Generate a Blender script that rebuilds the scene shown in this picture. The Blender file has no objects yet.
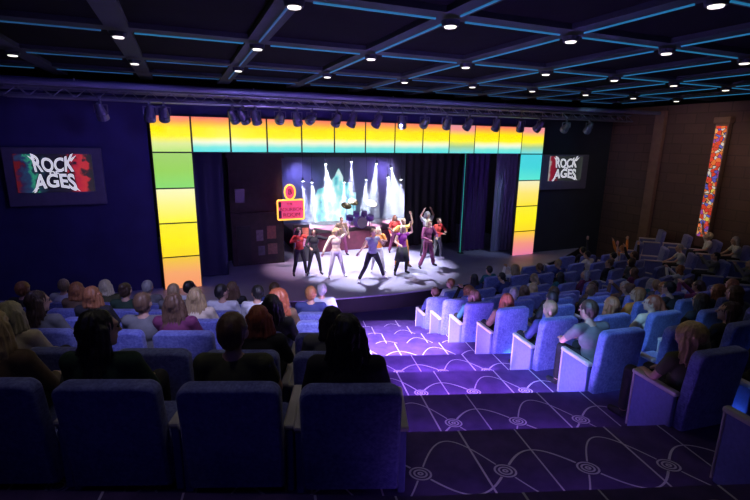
import bpy, bmesh, math, random
from mathutils import Vector, Matrix, Euler
PI = math.pi
R = math.radians
C = bpy.context.scene.collection
rnd = random.Random(7)

# ------------------------------------------------------------------ node helpers
class X_:
    """tiny expression wrapper round shader sockets"""
    def __init__(s, nt, v): s.nt = nt; s.v = v
    def _m(s, op, *a, clamp=False):
        n = s.nt.nodes.new('ShaderNodeMath'); n.operation = op; n.use_clamp = clamp
        for i, q in enumerate((s,) + a):
            q = q.v if isinstance(q, X_) else q
            if isinstance(q, (int, float)): n.inputs[i].default_value = q
            else: s.nt.links.new(q, n.inputs[i])
        return X_(s.nt, n.outputs[0])
    def __add__(s, o): return s._m('ADD', o)
    def __sub__(s, o): return s._m('SUBTRACT', o)
    def __mul__(s, o): return s._m('MULTIPLY', o)
    def __truediv__(s, o): return s._m('DIVIDE', o)
    def abs(s): return s._m('ABSOLUTE')
    def fract(s): return s._m('FRACT')
    def cos(s): return s._m('COSINE')
    def sin(s): return s._m('SINE')
    def sqrt(s): return s._m('SQRT')
    def lt(s, o): return s._m('LESS_THAN', o)
    def gt(s, o): return s._m('GREATER_THAN', o)
    def mx(s, o): return s._m('MAXIMUM', o)
    def mn(s, o): return s._m('MINIMUM', o)
    def clamp(s): return s._m('ADD', 0.0, clamp=True)

def new_mat(name):
    m = bpy.data.materials.new(name); m.use_nodes = True
    nt = m.node_tree; b = nt.nodes['Principled BSDF']
    return m, nt, b
def lk(nt, a, b): nt.links.new(a.v if isinstance(a, X_) else a, b)
def coords(nt, which='Object'):
    t = nt.nodes.new('ShaderNodeTexCoord'); s = nt.nodes.new('ShaderNodeSeparateXYZ')
    nt.links.new(t.outputs[which], s.inputs[0])
    return t.outputs[which], X_(nt, s.outputs[0]), X_(nt, s.outputs[1]), X_(nt, s.outputs[2])
def noise(nt, vec, scale, detail=3):
    n = nt.nodes.new('ShaderNodeTexNoise'); n.inputs['Scale'].default_value = scale; n.inputs['Detail'].default_value = detail
    if vec is not None: nt.links.new(vec, n.inputs['Vector'])
    return n
def mix(nt, fac, a, b):
    n = nt.nodes.new('ShaderNodeMix'); n.data_type = 'RGBA'
    lk(nt, fac, n.inputs[0])
    for v, i in ((a, 6), (b, 7)):
        if isinstance(v, tuple): n.inputs[i].default_value = (*v[:3], 1)
        else: lk(nt, v, n.inputs[i])
    return n.outputs[2]
def ramp(nt, fac, stops, interp='LINEAR'):
    n = nt.nodes.new('ShaderNodeValToRGB'); lk(nt, fac, n.inputs[0]); e = n.color_ramp.elements
    n.color_ramp.interpolation = interp
    while len(e) < len(stops): e.new(0.5)
    for q, (p, c) in zip(e, stops): q.position = p; q.color = (*c, 1)
    return n.outputs[0]
def bump(nt, b, h, strength=0.3, dist=0.01):
    n = nt.nodes.new('ShaderNodeBump'); n.inputs['Strength'].default_value = strength; n.inputs['Distance'].default_value = dist
    lk(nt, h, n.inputs['Height']); nt.links.new(n.outputs[0], b.inputs['Normal'])

_mc = {}
def mat(name, col, rough=0.7, metal=0.0, var=0.15, scale=30, em=None, es=0.0, bumpy=0.0, spec=0.5):
    if name in _mc: return _mc[name]
    m, nt, b = new_mat(name)
    vec, _, _, _ = coords(nt)
    n = noise(nt, vec, scale)
    c0 = tuple(max(0, c * (1 - var)) for c in col); c1 = tuple(min(1, c * (1 + var)) for c in col)
    nt.links.new(mix(nt, n.outputs['Fac'], c0, c1), b.inputs['Base Color'])
    b.inputs['Roughness'].default_value = rough; b.inputs['Metallic'].default_value = metal
    b.inputs['Specular IOR Level'].default_value = spec
    if em: b.inputs['Emission Color'].default_value = (*em, 1); b.inputs['Emission Strength'].default_value = es
    if bumpy: bump(nt, b, n.outputs['Fac'], bumpy)
    _mc[name] = m
    return m

# ------------------------------------------------------------------ mesh helpers
def bx(bm, c, s, rz=0.0, rx=0.0, bevel=0.0, seg=2):
    r = bmesh.ops.create_cube(bm, size=1.0)
    vs = r['verts']
    for v in vs: v.co = Vector((v.co.x * s[0], v.co.y * s[1], v.co.z * s[2]))
    if bevel:
        es = {e for v in vs for e in v.link_edges}
        g = bmesh.ops.bevel(bm, geom=list(es), offset=bevel, segments=seg, affect='EDGES', profile=0.5)
        vs = list({v for f in g['faces'] for v in f.verts} | {v for v in vs if v.is_valid})
    M = Matrix.Translation(Vector(c)) @ Euler((rx, 0, rz)).to_matrix().to_4x4()
    bmesh.ops.transform(bm, matrix=M, verts=vs)
    return vs
def cyl(bm, p0, p1, r0, r1=None, n=12, caps=True):
    r1 = r0 if r1 is None else r1
    p0 = Vector(p0); p1 = Vector(p1); d = p1 - p0
    q = d.to_track_quat('Z', 'Y').to_matrix().to_4x4()
    M = Matrix.Translation((p0 + p1) / 2) @ q
    bmesh.ops.create_cone(bm, cap_ends=caps, cap_tris=False, segments=n, radius1=r0, radius2=max(r1, 1e-4), depth=d.length, matrix=M)
def ell(bm, c, r, rot=None, u=14, v=9):
    M = Matrix.Translation(Vector(c)) @ (rot.to_4x4() if rot else Matrix.Identity(4)) @ Matrix.Diagonal((*r, 1))
    bmesh.ops.create_uvsphere(bm, u_segments=u, v_segments=v, radius=1.0, matrix=M)
def cap(bm, p0, r0, p1, r1, n=10):
    cyl(bm, p0, p1, r0, r1, n); ell(bm, p0, (r0,) * 3, None, n, 6); ell(bm, p1, (r1,) * 3, None, n, 6)
def prism(bm, pts, z0, z1):
    """plan outline (x, y) counter-clockwise, extruded z0..z1"""
    a = [bm.verts.new((x, y, z0)) for x, y in pts]; b = [bm.verts.new((x, y, z1)) for x, y in pts]
    n = len(pts)
    bm.faces.new(a[::-1]); bm.faces.new(b)
    for i in range(n): bm.faces.new((a[i], a[(i + 1) % n], b[(i + 1) % n], b[i]))
def slab_xz(bm, pts, y0, y1, bevel=0.0):
    """outline in x, z extruded along y"""
    a = [bm.verts.new((x, y0, z)) for x, z in pts]; b = [bm.verts.new((x, y1, z)) for x, z in pts]
    n = len(pts)
    fs = [bm.faces.new(a), bm.faces.new(b[::-1])]
    for i in range(n): fs.append(bm.faces.new((a[i], b[i], b[(i + 1) % n], a[(i + 1) % n])))
    bmesh.ops.recalc_face_normals(bm, faces=fs)
    if bevel:
        es = [e for f in fs[:2] for e in f.edges]
        bmesh.ops.bevel(bm, geom=es, offset=bevel, segments=3, affect='EDGES', profile=0.5)
def roundrect(w, z0, z1, r, n=5, rb=0.01):
    pts = []
    for cx, cz, rr, a0 in ((w / 2 - rb, z0 + rb, rb, -90), (w / 2 - r, z1 - r, r, 0), (-w / 2 + r, z1 - r, r, 90), (-w / 2 + rb, z0 + rb, rb, 180)):
        for i in range(n + 1):
            a = R(a0 + 90 * i / n); pts.append((cx + rr * math.cos(a), cz + rr * math.sin(a)))
    return pts
def mesh_of(name, bm, m=None, smooth=False):
    me = bpy.data.meshes.new(name); bmesh.ops.recalc_face_normals(bm, faces=bm.faces[:]); bm.to_mesh(me); bm.free()
    if m: me.materials.append(m)
    if smooth: me.polygons.foreach_set('use_smooth', [True] * len(me.polygons))
    return me
def obj(name, me, parent=None, m=None, loc=(0, 0, 0), rz=0.0, smooth=False):
    if isinstance(me, bmesh.types.BMesh): me = mesh_of(name, me, m, smooth)
    o = bpy.data.objects.new(name, me); C.objects.link(o)
    o.location = loc; o.rotation_euler = (0, 0, rz)
    if parent: o.parent = parent
    return o
def tag(o, label=None, cat=None, group=None, kind=None):
    for k, v in (('label', label), ('category', cat), ('group', group), ('kind', kind)):
        if v: o[k] = v
    return o
def empty(name, loc=(0, 0, 0), rz=0.0):
    o = bpy.data.objects.new(name, None); C.objects.link(o); o.location = loc; o.rotation_euler = (0, 0, rz)
    o.empty_display_size = 0.1
    return o
def copy_tree(o, parent=None):
    c = o.copy(); C.objects.link(c); c.parent = parent
    for k in ('label', 'category', 'group'):
        pass
    for ch in list(o.children): copy_tree(ch, c)
    return c

# stage frame: s runs along the portal, t runs upstage
A0 = R(22.68)
def W(s, t, z=0.0):
    return Vector((.075 + s * math.cos(A0) - t * math.sin(A0), 16.94 + s * math.sin(A0) + t * math.cos(A0), z))
def sobj(name, bm, m, parent=None, smooth=False):
    """mesh whose coordinates are in the stage frame"""
    o = obj(name, bm, parent, m, smooth=smooth)
    if not parent: o.location = W(0, 0); o.rotation_euler = (0, 0, A0)
    return o
BM = bmesh.new
ORD = 'zeroth first second third fourth fifth sixth seventh eighth ninth tenth eleventh twelfth thirteenth fourteenth fifteenth sixteenth seventeenth eighteenth nineteenth twentieth twenty-first twenty-second'.split()

# ------------------------------------------------------------------ materials
def carpet_mat():
    m, nt, b = new_mat('patterned_carpet')
    vec, x, y, z = coords(nt)
    cu = ((x + y * 0.21) / 1.5 + 20.0)
    cv = ((y - x * 0.07 - 2.75) / 1.17 + 20.0)
    u = cu.fract(); v = cv.fract()
    warp = X_(nt, noise(nt, vec, 2.0).outputs['Fac'])
    w = 0.0065
    l1 = (u - 0.12).abs().lt(w); l2 = (u - 0.5).abs().lt(w * .8)
    c = (u * (2 * PI)).cos() * 0.36
    g = (((u * (2 * PI)).sin() * 2.1)._m('POWER', 2.0) + 1.0).sqrt()
    k1 = ((v - 0.5 - c).abs() / g).lt(0.0055)
    k2 = ((v - 0.5 + c * 0.62).abs() / g).lt(0.0055)
    dx = (((u * 2.0).fract() - 0.5) * 0.62); dy = (v - 0.5) * 1.17
    rr = (dx._m('POWER', 2.0) + dy._m('POWER', 2.0)).sqrt()
    rings = ((rr * 34.0).fract() - 0.5).abs().lt(0.25)
    inside = rr.lt(0.09)
    outside = X_(nt, None)
    o1 = inside._m('SUBTRACT', 1.0).abs()
    pat = (l1.mx(l2).mx(k1).mx(k2) * o1).mx(inside * rings)
    n2 = noise(nt, vec, 5.0)
    base = ramp(nt, n2.outputs['Fac'], [(0.3, (.05, .024, .15)), (0.7, (.09, .044, .23))])
    pn = noise(nt, vec, 60)
    pat = pat * (X_(nt, pn.outputs['Fac']) * 0.6 + 0.7)
    nt.links.new(mix(nt, pat.clamp(), base, (.62, .58, .78)), b.inputs['Base Color'])
    b.inputs['Roughness'].default_value = 0.8
    bump(nt, b, noise(nt, vec, 140).outputs['Fac'], 0.25, 0.01)
    return m
M = {}
M['carpet'] = carpet_mat()
def fabric_mat():
    m, nt, b = new_mat('blue_seat_fabric')
    vec, x, y, z = coords(nt)
    w1 = ((x * 260.0).sin() * (z * 260.0).sin()) * 0.5 + 0.5
    n = noise(nt, vec, 34, 5); n2 = noise(nt, vec, 7, 2)
    f = (X_(nt, n.outputs['Fac']) * 1.6 - 0.3) * 0.6 + X_(nt, n2.outputs['Fac']) * 0.4
    oi = nt.nodes.new('ShaderNodeObjectInfo')
    f = f + X_(nt, oi.outputs['Random']) * 0.15 - 0.07
    nt.links.new(ramp(nt, f.clamp(), [(0.25, (.06, .07, .34)), (0.75, (.20, .24, .62))]), b.inputs['Base Color'])
    b.inputs['Roughness'].default_value = 0.75
    b.inputs['Sheen Weight'].default_value = 0.25
    bump(nt, b, X_(nt, n.outputs['Fac']) * 0.7 + w1 * 0.3, 0.5, 0.01)
    return m
M['fabric'] = fabric_mat()
M['panel'] = mat('seat_panel_cloth', (.14, .17, .45), .6, var=.25, scale=25, bumpy=.2)
M['arm'] = mat('pale_armrest_vinyl', (.55, .52, .52), .35, var=.1)
M['seatbase'] = mat('dark_seat_metal', (.03, .03, .05), .5, .6)
M['ceil'] = mat('black_ceiling_panel', (.006, .007, .009), .95, var=.3, scale=3, spec=.05)
M['beam'] = mat('dark_ceiling_beam', (.030, .045, .052), .7, var=.2, spec=.2)
M['blueled'] = mat('blue_led', (.02, .1, .2), .5, em=(.022, .24, .46), es=.58)
M['navy'] = mat('navy_plaster', (.03, .03, .13), .8, var=.35, scale=1.3)
M['darkwall'] = mat('dark_teal_plaster', (.018, .026, .04), .8, var=.3, scale=1.3)
M['black'] = mat('matt_black', (.008, .008, .01), .8)
M['softblack'] = mat('soft_black', (.02, .02, .025), .6)
M['metal'] = mat('grey_truss_metal', (.25, .28, .36), .4, .7)
M['fixture'] = mat('dark_fixture_metal', (.10, .11, .17), .45, .3)
M['lens'] = mat('warm_lens', (.9, .9, .8), .3, em=(1, .93, .8), es=1.6)
M['blueleddim'] = mat('dim_blue_led', (.02, .1, .2), .5, em=(.03, .16, .36), es=.35)
M['violetled'] = mat('violet_step_led', (.3, .2, .9), .4, em=(.36, .15, 1.0), es=330)
M['cyanled'] = mat('blue_step_led', (.2, .3, .9), .4, em=(.12, .30, 1.0), es=110)
def brick_wall():
    m, nt, b = new_mat('brown_block_wall')
    vec, x, y, z = coords(nt)
    cmb = nt.nodes.new('ShaderNodeCombineXYZ'); lk(nt, y, cmb.inputs[0]); lk(nt, z, cmb.inputs[1])
    br = nt.nodes.new('ShaderNodeTexBrick'); nt.links.new(cmb.outputs[0], br.inputs['Vector'])
    br.inputs['Color1'].default_value = (.16, .095, .07, 1); br.inputs['Color2'].default_value = (.09, .06, .055, 1)
    br.inputs['Mortar'].default_value = (.05, .035, .03, 1); br.inputs['Scale'].default_value = 1.0
    br.inputs['Mortar Size'].default_value = .02; br.inputs['Brick Width'].default_value = .8; br.inputs['Row Height'].default_value = .38
    n = noise(nt, vec, 1.4, 6)
    nt.links.new(mix(nt, n.outputs['Fac'], br.outputs['Color'], (.10, .065, .055)), b.inputs['Base Color'])
    b.inputs['Roughness'].default_value = .75
    bump(nt, b, n.outputs['Fac'], .5, .04)
    return m
M['brownwall'] = brick_wall()
M['pilaster'] = mat('tan_pilaster', (.2, .13, .1), .7, var=.3, scale=4)
def glass_mat():
    m, nt, b = new_mat('stained_glass')
    vec, x, y, z = coords(nt)
    v = nt.nodes.new('ShaderNodeTexVoronoi'); v.inputs['Scale'].default_value = 7.5; nt.links.new(vec, v.inputs['Vector'])
    v2 = nt.nodes.new('ShaderNodeTexVoronoi'); v2.inputs['Scale'].default_value = 7.5; v2.feature = 'DISTANCE_TO_EDGE'; nt.links.new(vec, v2.inputs['Vector'])
    s = nt.nodes.new('ShaderNodeSeparateColor'); nt.links.new(v.outputs['Color'], s.inputs[0])
    c = ramp(nt, s.outputs[0], [(0, (.75, .06, .03)), (.28, (.9, .2, .05)), (.46, (.9, .42, .15)), (.6, (.7, .65, .6)), (.72, (.12, .12, .55)), (.85, (.35, .08, .4)), (.95, (.8, .6, .1))], 'CONSTANT')
    e = X_(nt, v2.outputs['Distance']).gt(.045)
    c2 = mix(nt, e, (.01, .01, .01), c)
    nt.links.new(c2, b.inputs['Base Color']); nt.links.new(c2, b.inputs['Emission Color']); b.inputs['Emission Strength'].default_value = .6
    b.inputs['Roughness'].default_value = .2
    return m
M['stained'] = glass_mat()

def led_mat(n, c, e): return mat('%s_%d' % (n, e), c, .4, em=c, es=e)

# ------------------------------------------------------------------ room shell
ZC = 5.25; CEIL = 6.96
N = [2.75 + 1.17 * k for k in range(-3, 9)]           # nosing lines, index k + 3
nos = lambda k: N[k + 3]
zt = lambda k: ZC - (1.7 + .27 * nos(k))               # height of the tread that ends at nosing k
def Aedge(k): return .27 - .165 * (nos(k) - 2.95)
BX = [0, 2.89, 2.87, 2.6, 2.3, 2.0, 1.67, 1.39, 1.14]
def Bedge(k): return BX[min(max(k, 1), 8)]
def edge_pts(k):
    a, b = Aedge(k), Bedge(k); y = nos(k)
    yb = y + .07 * (b - a)
    # end on the side wall s = 11.5
    x2 = b + 1
    for _ in range(200):
        yy = yb + .17 * (x2 - b)
        if (x2 - .075) * math.cos(A0) + (yy - 16.94) * math.sin(A0) >= 11.4: break
        x2 += .1
    return [(-14.0, y), (a, y), (b, yb), (x2, yb + .17 * (x2 - b))]
for k in range(-1, 9):
    bm = BM()
    near = edge_pts(k - 1); far = edge_pts(k)
    prism(bm, near + far[::-1], -.2, zt(k))
    o = obj('terrace_floor', bm, m=M['carpet']); tag(o, kind='structure')
    if k >= 0:
        a, b, y = Aedge(k), Bedge(k), nos(k)
        ang = math.atan(.07); L = (b - a) - .5
        bm = BM(); bx(bm, ((a + b) / 2 - .2, y + .035 * (b - a) - .0, zt(k) - .05), (L, .02, .018), rz=ang)
        obj('light_strip', bm, o, led_mat('violet_led', (.50, .24, 1.0), [8, 45, 330, 420, 420, 400, 330, 180, 60][k]))
        bm = BM(); ang = math.atan(.17); L = 3.0 if k in (1, 2) else 1.4
        bx(bm, (b + .1 + L / 2, y + .07 * (b - a) + .17 * (L / 2 + .1) + .016, zt(k) - .035), (L, .02, .018), rz=ang)
        obj('light_strip', bm, o, led_mat('blue_led_step', (.10, .30, 1.0), [4, 25, 14, 35, 45, 45, 40, 30, 30][k]))
bm = BM(); bx(bm, (0, 0, -.1), (60, 60, .2)); fl = obj('floor', bm, m=mat('dark_navy_carpet', (.025, .02, .09), .85, var=.3, scale=8), loc=(0, 6, 0)); tag(fl, kind='structure')

bm = BM(); bx(bm, (0, -6, CEIL + .1), (46, 34, .2)); tag(sobj('ceiling', bm, M['ceil']), kind='structure')
bm = BM(); bx(bm, (-10.5, .25, 3.4), (6.0, .3, 6.8)); tag(sobj('wall_front_left', bm, M['navy']), kind='structure')
bm = BM(); bx(bm, (10.1, .25, 3.4), (5.6, .3, 6.8)); tag(sobj('wall_front_right', bm, M['darkwall']), kind='structure')
bm = BM(); bx(bm, (0, .25, 6.35), (15.0, .3, .9)); tag(sobj('wall_front_upper', bm, M['navy']), kind='structure')
bm = BM(); bx(bm, (11.7, -12, 3.4), (.4, 25, 6.8)); tag(sobj('wall_right', bm, M['brownwall']), kind='structure')
bm = BM(); bx(bm, (-13.7, -12, 3.4), (.4, 25, 6.8)); tag(sobj('wall_left', bm, M['navy']), kind='structure')
bm = BM(); bx(bm, (-1, -22.5, 3.4), (27, .4, 6.8)); tag(sobj('wall_back', bm, M['navy']), kind='structure')
for i, tt in enumerate((-2.25, -8.2)):
    bm = BM(); bx(bm, (11.42, tt, 3.3), (.2, .42, 6.6), bevel=.02)
    tag(sobj('pilaster', bm, M['pilaster']), ('tan pilaster on the brown wall between stage and stained glass', 'tan pilaster on the brown wall beyond the stained glass')[i], 'pilaster', kind='structure')
# tall stained glass light column
r = empty('stained_glass_column', W(11.3, -4.75, 0), A0)
tag(r, 'tall narrow backlit stained glass column of red and orange pieces on brown wall', 'stained glass panel')
bm = BM(); bx(bm, (0, 0, 3.9), (.2, .46, 4.7), bevel=.01); obj('frame', bm, r, M['pilaster'])
bm = BM(); bx(bm, (-.11, 0, 3.95), (.03, .36, 4.0)); obj('glass', bm, r, M['stained'])
bm = BM(); bx(bm, (-.02, 0, 6.15), (.3, .56, .22), bevel=.03); obj('capital', bm, r, M['pilaster'])

# ceiling grid with blue light lines and downlights
rows_t = [-14.9, -11.9, -9.8, -6.95, -4.07, -1.6]
cols_s = [-5.25 + 2.12 * j for j in range(-4, 8)]
ti = 1
for i, t in enumerate(rows_t):
    bm = BM(); bx(bm, (-1, t, CEIL - .04), (25, .34, .08)); b_ = sobj('trim_%d' % ti, bm, M['beam']); tag(b_, kind='structure'); ti += 1
    for j in range(len(cols_s) - 1):
        bm = BM(); bx(bm, ((cols_s[j] + cols_s[j + 1]) / 2, t, CEIL - .125), (1.66, .024, .02)); obj('light_strip', bm, b_, M['blueled' if t < -4.5 and cols_s[j] > -7.5 else 'blueleddim'])
for j, s in enumerate(cols_s):
    bm = BM(); bx(bm, (s, -8.5, CEIL - .04), (.34, 17.0, .078)); b_ = sobj('trim_%d' % ti, bm, M['beam']); tag(b_, kind='structure'); ti += 1
    if j < 4: continue
    for i in range(len(rows_t) - 1):
        d = rows_t[i + 1] - rows_t[i]
        bm = BM(); bx(bm, (s, (rows_t[i] + rows_t[i + 1]) / 2, CEIL - .125), (.024, d - .5, .02)); obj('light_strip', bm, b_, M['blueled' if rows_t[i] < -5 and s > -5 else 'blueleddim'])
down = empty('ceiling_downlight')
bm = BM(); cyl(bm, (0, 0, -.13), (0, 0, -.20), .13, .11, 20); obj('housing', bm, down, M['beam'])
bm = BM(); cyl(bm, (0, 0, -.195), (0, 0, -.215), .085, .075, 20); obj('lens', bm, down, M['lens'])
first = True
for i, t in enumerate(rows_t[1:-1]):
    for j, s in enumerate(cols_s):
        d_ = down if first else copy_tree(down); first = False
        d_.location = W(s, t, CEIL)
        tag(d_, 'round ceiling downlight where beams cross, %s row from the stage, %s from the large-screen side' % (ORD[4 - i], ORD[j + 1]), 'ceiling light', 'ceiling downlights')

# ------------------------------------------------------------------ portal of colour panels
def panel_mat(name, stops, es=1.08):
    m, nt, b = new_mat(name)
    vec, x, y, z = coords(nt, 'Object')
    n = noise(nt, vec, 1.6, 2)
    f = z / 1.08 + 0.5 + (X_(nt, n.outputs['Fac']) - .5) * .12
    c = ramp(nt, f.clamp(), stops)
    b.inputs['Base Color'].default_value = (.02, .02, .02, 1)
    nt.links.new(c, b.inputs['Emission Color']); b.inputs['Emission Strength'].default_value = es
    b.inputs['Roughness'].default_value = .3
    return m
PM = {
 'head': panel_mat('led_header', [(0, (.08, .70, .75)), (.16, (.20, .78, .68)), (.30, (.85, .9, .65)), (.45, (1, .87, .01)), (.66, (1, .80, .0)), (.84, (1, .40, .05)), (1, (.75, .12, .14))]),
 'corner': panel_mat('led_corner', [(0, (.45, .75, .18)), (.25, (.7, .8, .3)), (.45, (1, .87, .01)), (.66, (1, .80, .0)), (.85, (1, .36, .07)), (1, (.9, .18, .2))]),
 'pink': panel_mat('led_pinkish', [(0, (.12, .72, .80)), (.25, (.35, .6, .3)), (.45, (1, .87, .02)), (.62, (1, .75, .02)), (.82, (.85, .3, .25)), (1, (.7, .25, .35))]),
 'green': panel_mat('led_green', [(0, (.24, .68, .16)), (.5, (.30, .62, .10)), (1, (.34, .60, .14))]),
 'lime': panel_mat('led_lime', [(0, (1, .87, .03)), (.5, (.95, .87, .22)), (1, (.90, .90, .50))]),
 'yellow': panel_mat('led_yellow', [(0, (.95, .66, .02)), (.5, (.95, .82, .01)), (1, (.9, .80, .03))]),
 'salmon': panel_mat('led_salmon', [(0, (.85, .28, .13)), (.5, (.88, .36, .14)), (1, (.85, .55, .04))]),
 'cyan': panel_mat('led_cyan', [(0, (.10, .75, .60)), (.5, (.05, .62, .66)), (1, (.06, .6, .7))]),
 'pale': panel_mat('led_pale', [(0, (.98, .75, .03)), (.5, (.95, .75, .15)), (1, (.85, .8, .5))]),
 'rose': panel_mat('led_rose', [(0, (.75, .18, .35)), (.5, (.85, .28, .22)), (1, (.95, .60, .03))]),
}
def led_panel(s, z, key, label):
    r = empty('portal_light_panel', W(s, -.06, z), A0)
    tag(r, label, 'light panel', 'glowing panels round the stage opening')
    bm = BM(); bx(bm, (0, 0.04, 0), (1.145, .12, 1.09)); obj('frame', bm, r, M['softblack'])
    bm = BM(); bx(bm, (0, -.03, 0), (1.09, .03, 1.045)); obj('screen', bm, r, PM[key])
S0 = -7.42; PW = 1.145
for j in range(13):
    key = 'corner' if j == 0 else ('pink' if j in (9, 12) else 'head')
    led_panel(S0 + PW * (j + .5), 5.36, key, 'glowing yellow portal panel over the stage, %s along from the large-screen side' % ORD[j + 1])
for q, key in enumerate(('green', 'lime', 'yellow', 'salmon')):
    led_panel(S0 + PW * .5, 5.36 - 1.09 * (q + 1), key, 'glowing %s upright portal panel beside the large-screen wall' % {'green': 'green', 'lime': 'pale lime', 'yellow': 'yellow', 'salmon': 'salmon'}[key])
for q, key in enumerate(('cyan', 'pale', 'yellow', 'rose')):
    led_panel(S0 + PW * 12.5, 5.36 - 1.09 * (q + 1), key, 'glowing %s upright portal panel on the small-screen side' % {'cyan': 'turquoise', 'pale': 'pale yellow', 'yellow': 'yellow', 'rose': 'rose pink'}[key])

# ------------------------------------------------------------------ stage
lip = lambda s: -3.0 + .029 * s * s
pts = [(s, lip(s)) for s in [-13.2 + .6 * i for i in range(42)]]
bm = BM(); prism(bm, pts + [(11.4, 9.3), (-13.2, 9.3)], .0, .5)
stm, nt, b = new_mat('stage_deck')
vec, x, y, z = coords(nt); n = noise(nt, vec, 1.2, 4)
nt.links.new(ramp(nt, n.outputs['Fac'], [(.3, (.24, .235, .36)), (.7, (.32, .31, .44))]), b.inputs['Base Color']); b.inputs['Roughness'].default_value = .45
tag(sobj('stage_floor', bm, stm), kind='structure')
bm = BM()
lp = [(s, lip(s) - .02) for s in [-13.1 + .5 * i for i in range(49)]]
prism(bm, lp + [(s, t + .1) for s, t in lp[::-1]], .0, .47)
tag(sobj('stage_skirt_trim', bm, M['black']), kind='structure')
for nm, c, s in (('wall_stage_back', (0, 8.8, 3.4), (20, .2, 6.8)), ('wall_stage_left', (-8.4, 4.5, 3.4), (.2, 8.5, 6.8)), ('wall_stage_right', (8.4, 4.5, 3.4), (.2, 8.5, 6.8))):
    bm = BM(); bx(bm, c, s); tag(sobj(nm, bm, M['black']), kind='structure')
bm = BM(); bx(bm, (0, 4.6, 5.6), (17, 8.4, .1)); tag(sobj('ceiling_stage', bm, M['black']), kind='structure')
# riser and back drop
def simple(name, bm, m, label, cat, group=None, kind=None, smooth=False):
    o = sobj(name, bm, m, smooth=smooth); tag(o, label, cat, group, kind); return o
bm = BM(); bx(bm, (1.35, 4.6, .92), (7.4, 2.9, .84), bevel=.03)
simple('stage_riser', bm, mat('maroon_riser', (.085, .010, .028), .7, var=.5, scale=6), 'dark maroon raised platform at the back of the stage', 'platform')
m, nt, b = new_mat('city_screen'); vec, x, y, z = coords(nt)
v = nt.nodes.new('ShaderNodeTexVoronoi'); v.inputs['Scale'].default_value = 3.2
mp = nt.nodes.new('ShaderNodeMapping'); mp.inputs['Scale'].default_value = (1, .3, .45); nt.links.new(vec, mp.inputs[0]); nt.links.new(mp.outputs[0], v.inputs['Vector'])
n = noise(nt, vec, 5, 5)
f = X_(nt, v.outputs['Distance']) * .9 + X_(nt, n.outputs['Fac']) * .6
c = ramp(nt, f.clamp(), [(.2, (.02, .12, .28)), (.5, (.05, .42, .55)), (.72, (.25, .8, .85)), (.95, (.7, .95, .95))])
nt.links.new(c, b.inputs['Emission Color']); b.inputs['Emission Strength'].default_value = 1.3; b.inputs['Base Color'].default_value = (.02, .02, .03, 1)
r = empty('backdrop_screen', W(.2, 6.2, .5), A0); tag(r, 'tall turquoise video screen with city towers behind the performers', 'screen')
bm = BM()
slab_xz(bm, [(-.95, .8), (1.2, .8), (1.2, 2.2), (1.0, 2.2), (1.0, 2.7), (.62, 2.7), (.5, 3.0), (.3, 3.4), (.1, 3.0), (-.1, 2.8), (-.4, 2.8), (-.4, 2.5), (-.75, 2.4), (-.95, 2.0)], -.04, .04)
obj('screen', bm, r, m)
bm = BM(); bx(bm, (.1, .15, .42), (2.4, .3, .8)); obj('base', bm, r, M['softblack'])
bm = BM(); bx(bm, (1.2, 7.6, 2.45), (9.4, .1, 3.9)); simple('rear_stage_cloth', bm, mat('violet_cloth', (.12, .11, .26), .9, var=.3, scale=2), 'pale violet backcloth hanging across the rear of the stage', 'backdrop')
# curtains
def curtain(s0, s1, t, m, label, z0=.52, z1=4.9, n=60, amp=.05, waves=9):
    bm = BM(); rows = []
    front = []
    for i in range(n + 1):
        s = s0 + (s1 - s0) * i / n; front.append((s, t + amp * math.sin(i / n * waves * 2 * PI)))
    prism(bm, front + [(a, q + .04) for a, q in front[::-1]], z0, z1)
    simple('stage_curtain', bm, m, label, 'curtain')
curtain(-7.3, -5.35, .9, mat('navy_velvet', (.008, .012, .045), .8), 'dark navy curtain inside the portal on the large-screen side', amp=.03, waves=4)
curtain(-6.6, -4.6, 2.9, mat('black_velvet', (.012, .012, .03), .9), 'black curtain behind the dark set building', amp=.03, waves=4)
curtain(5.85, 7.25, .8, mat('grey_velvet', (.20, .23, .33), .7), 'grey blue pleated curtain next to the portal on the small-screen side', waves=8)
curtain(4.5, 5.85, 1.3, mat('violet_velvet', (.04, .018, .10), .8), 'dim violet and navy curtain between grey curtain and green light tube', waves=5)
curtain(2.6, 5.4, 3.0, mat('charcoal_velvet', (.010, .009, .014), .9), 'charcoal curtain at the rear behind the performer in red top', waves=7)
r = empty('light_tube', W(4.38, 1.0, .5), A0); tag(r, 'tall thin green light tube standing beside the violet curtain', 'light')
bm = BM(); cyl(bm, (0, 0, .05), (0, 0, 4.3), .014, n=10); obj('tube', bm, r, mat('green_tube', (.05, .5, .35), .4, em=(.04, .6, .42), es=.45))
bm = BM(); bx(bm, (.06, .03, 2.2), (.06, .06, 4.4)); bx(bm, (0.03, 0, .02), (.2, .2, .04)); obj('stand', bm, r, M['softblack'])
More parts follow.
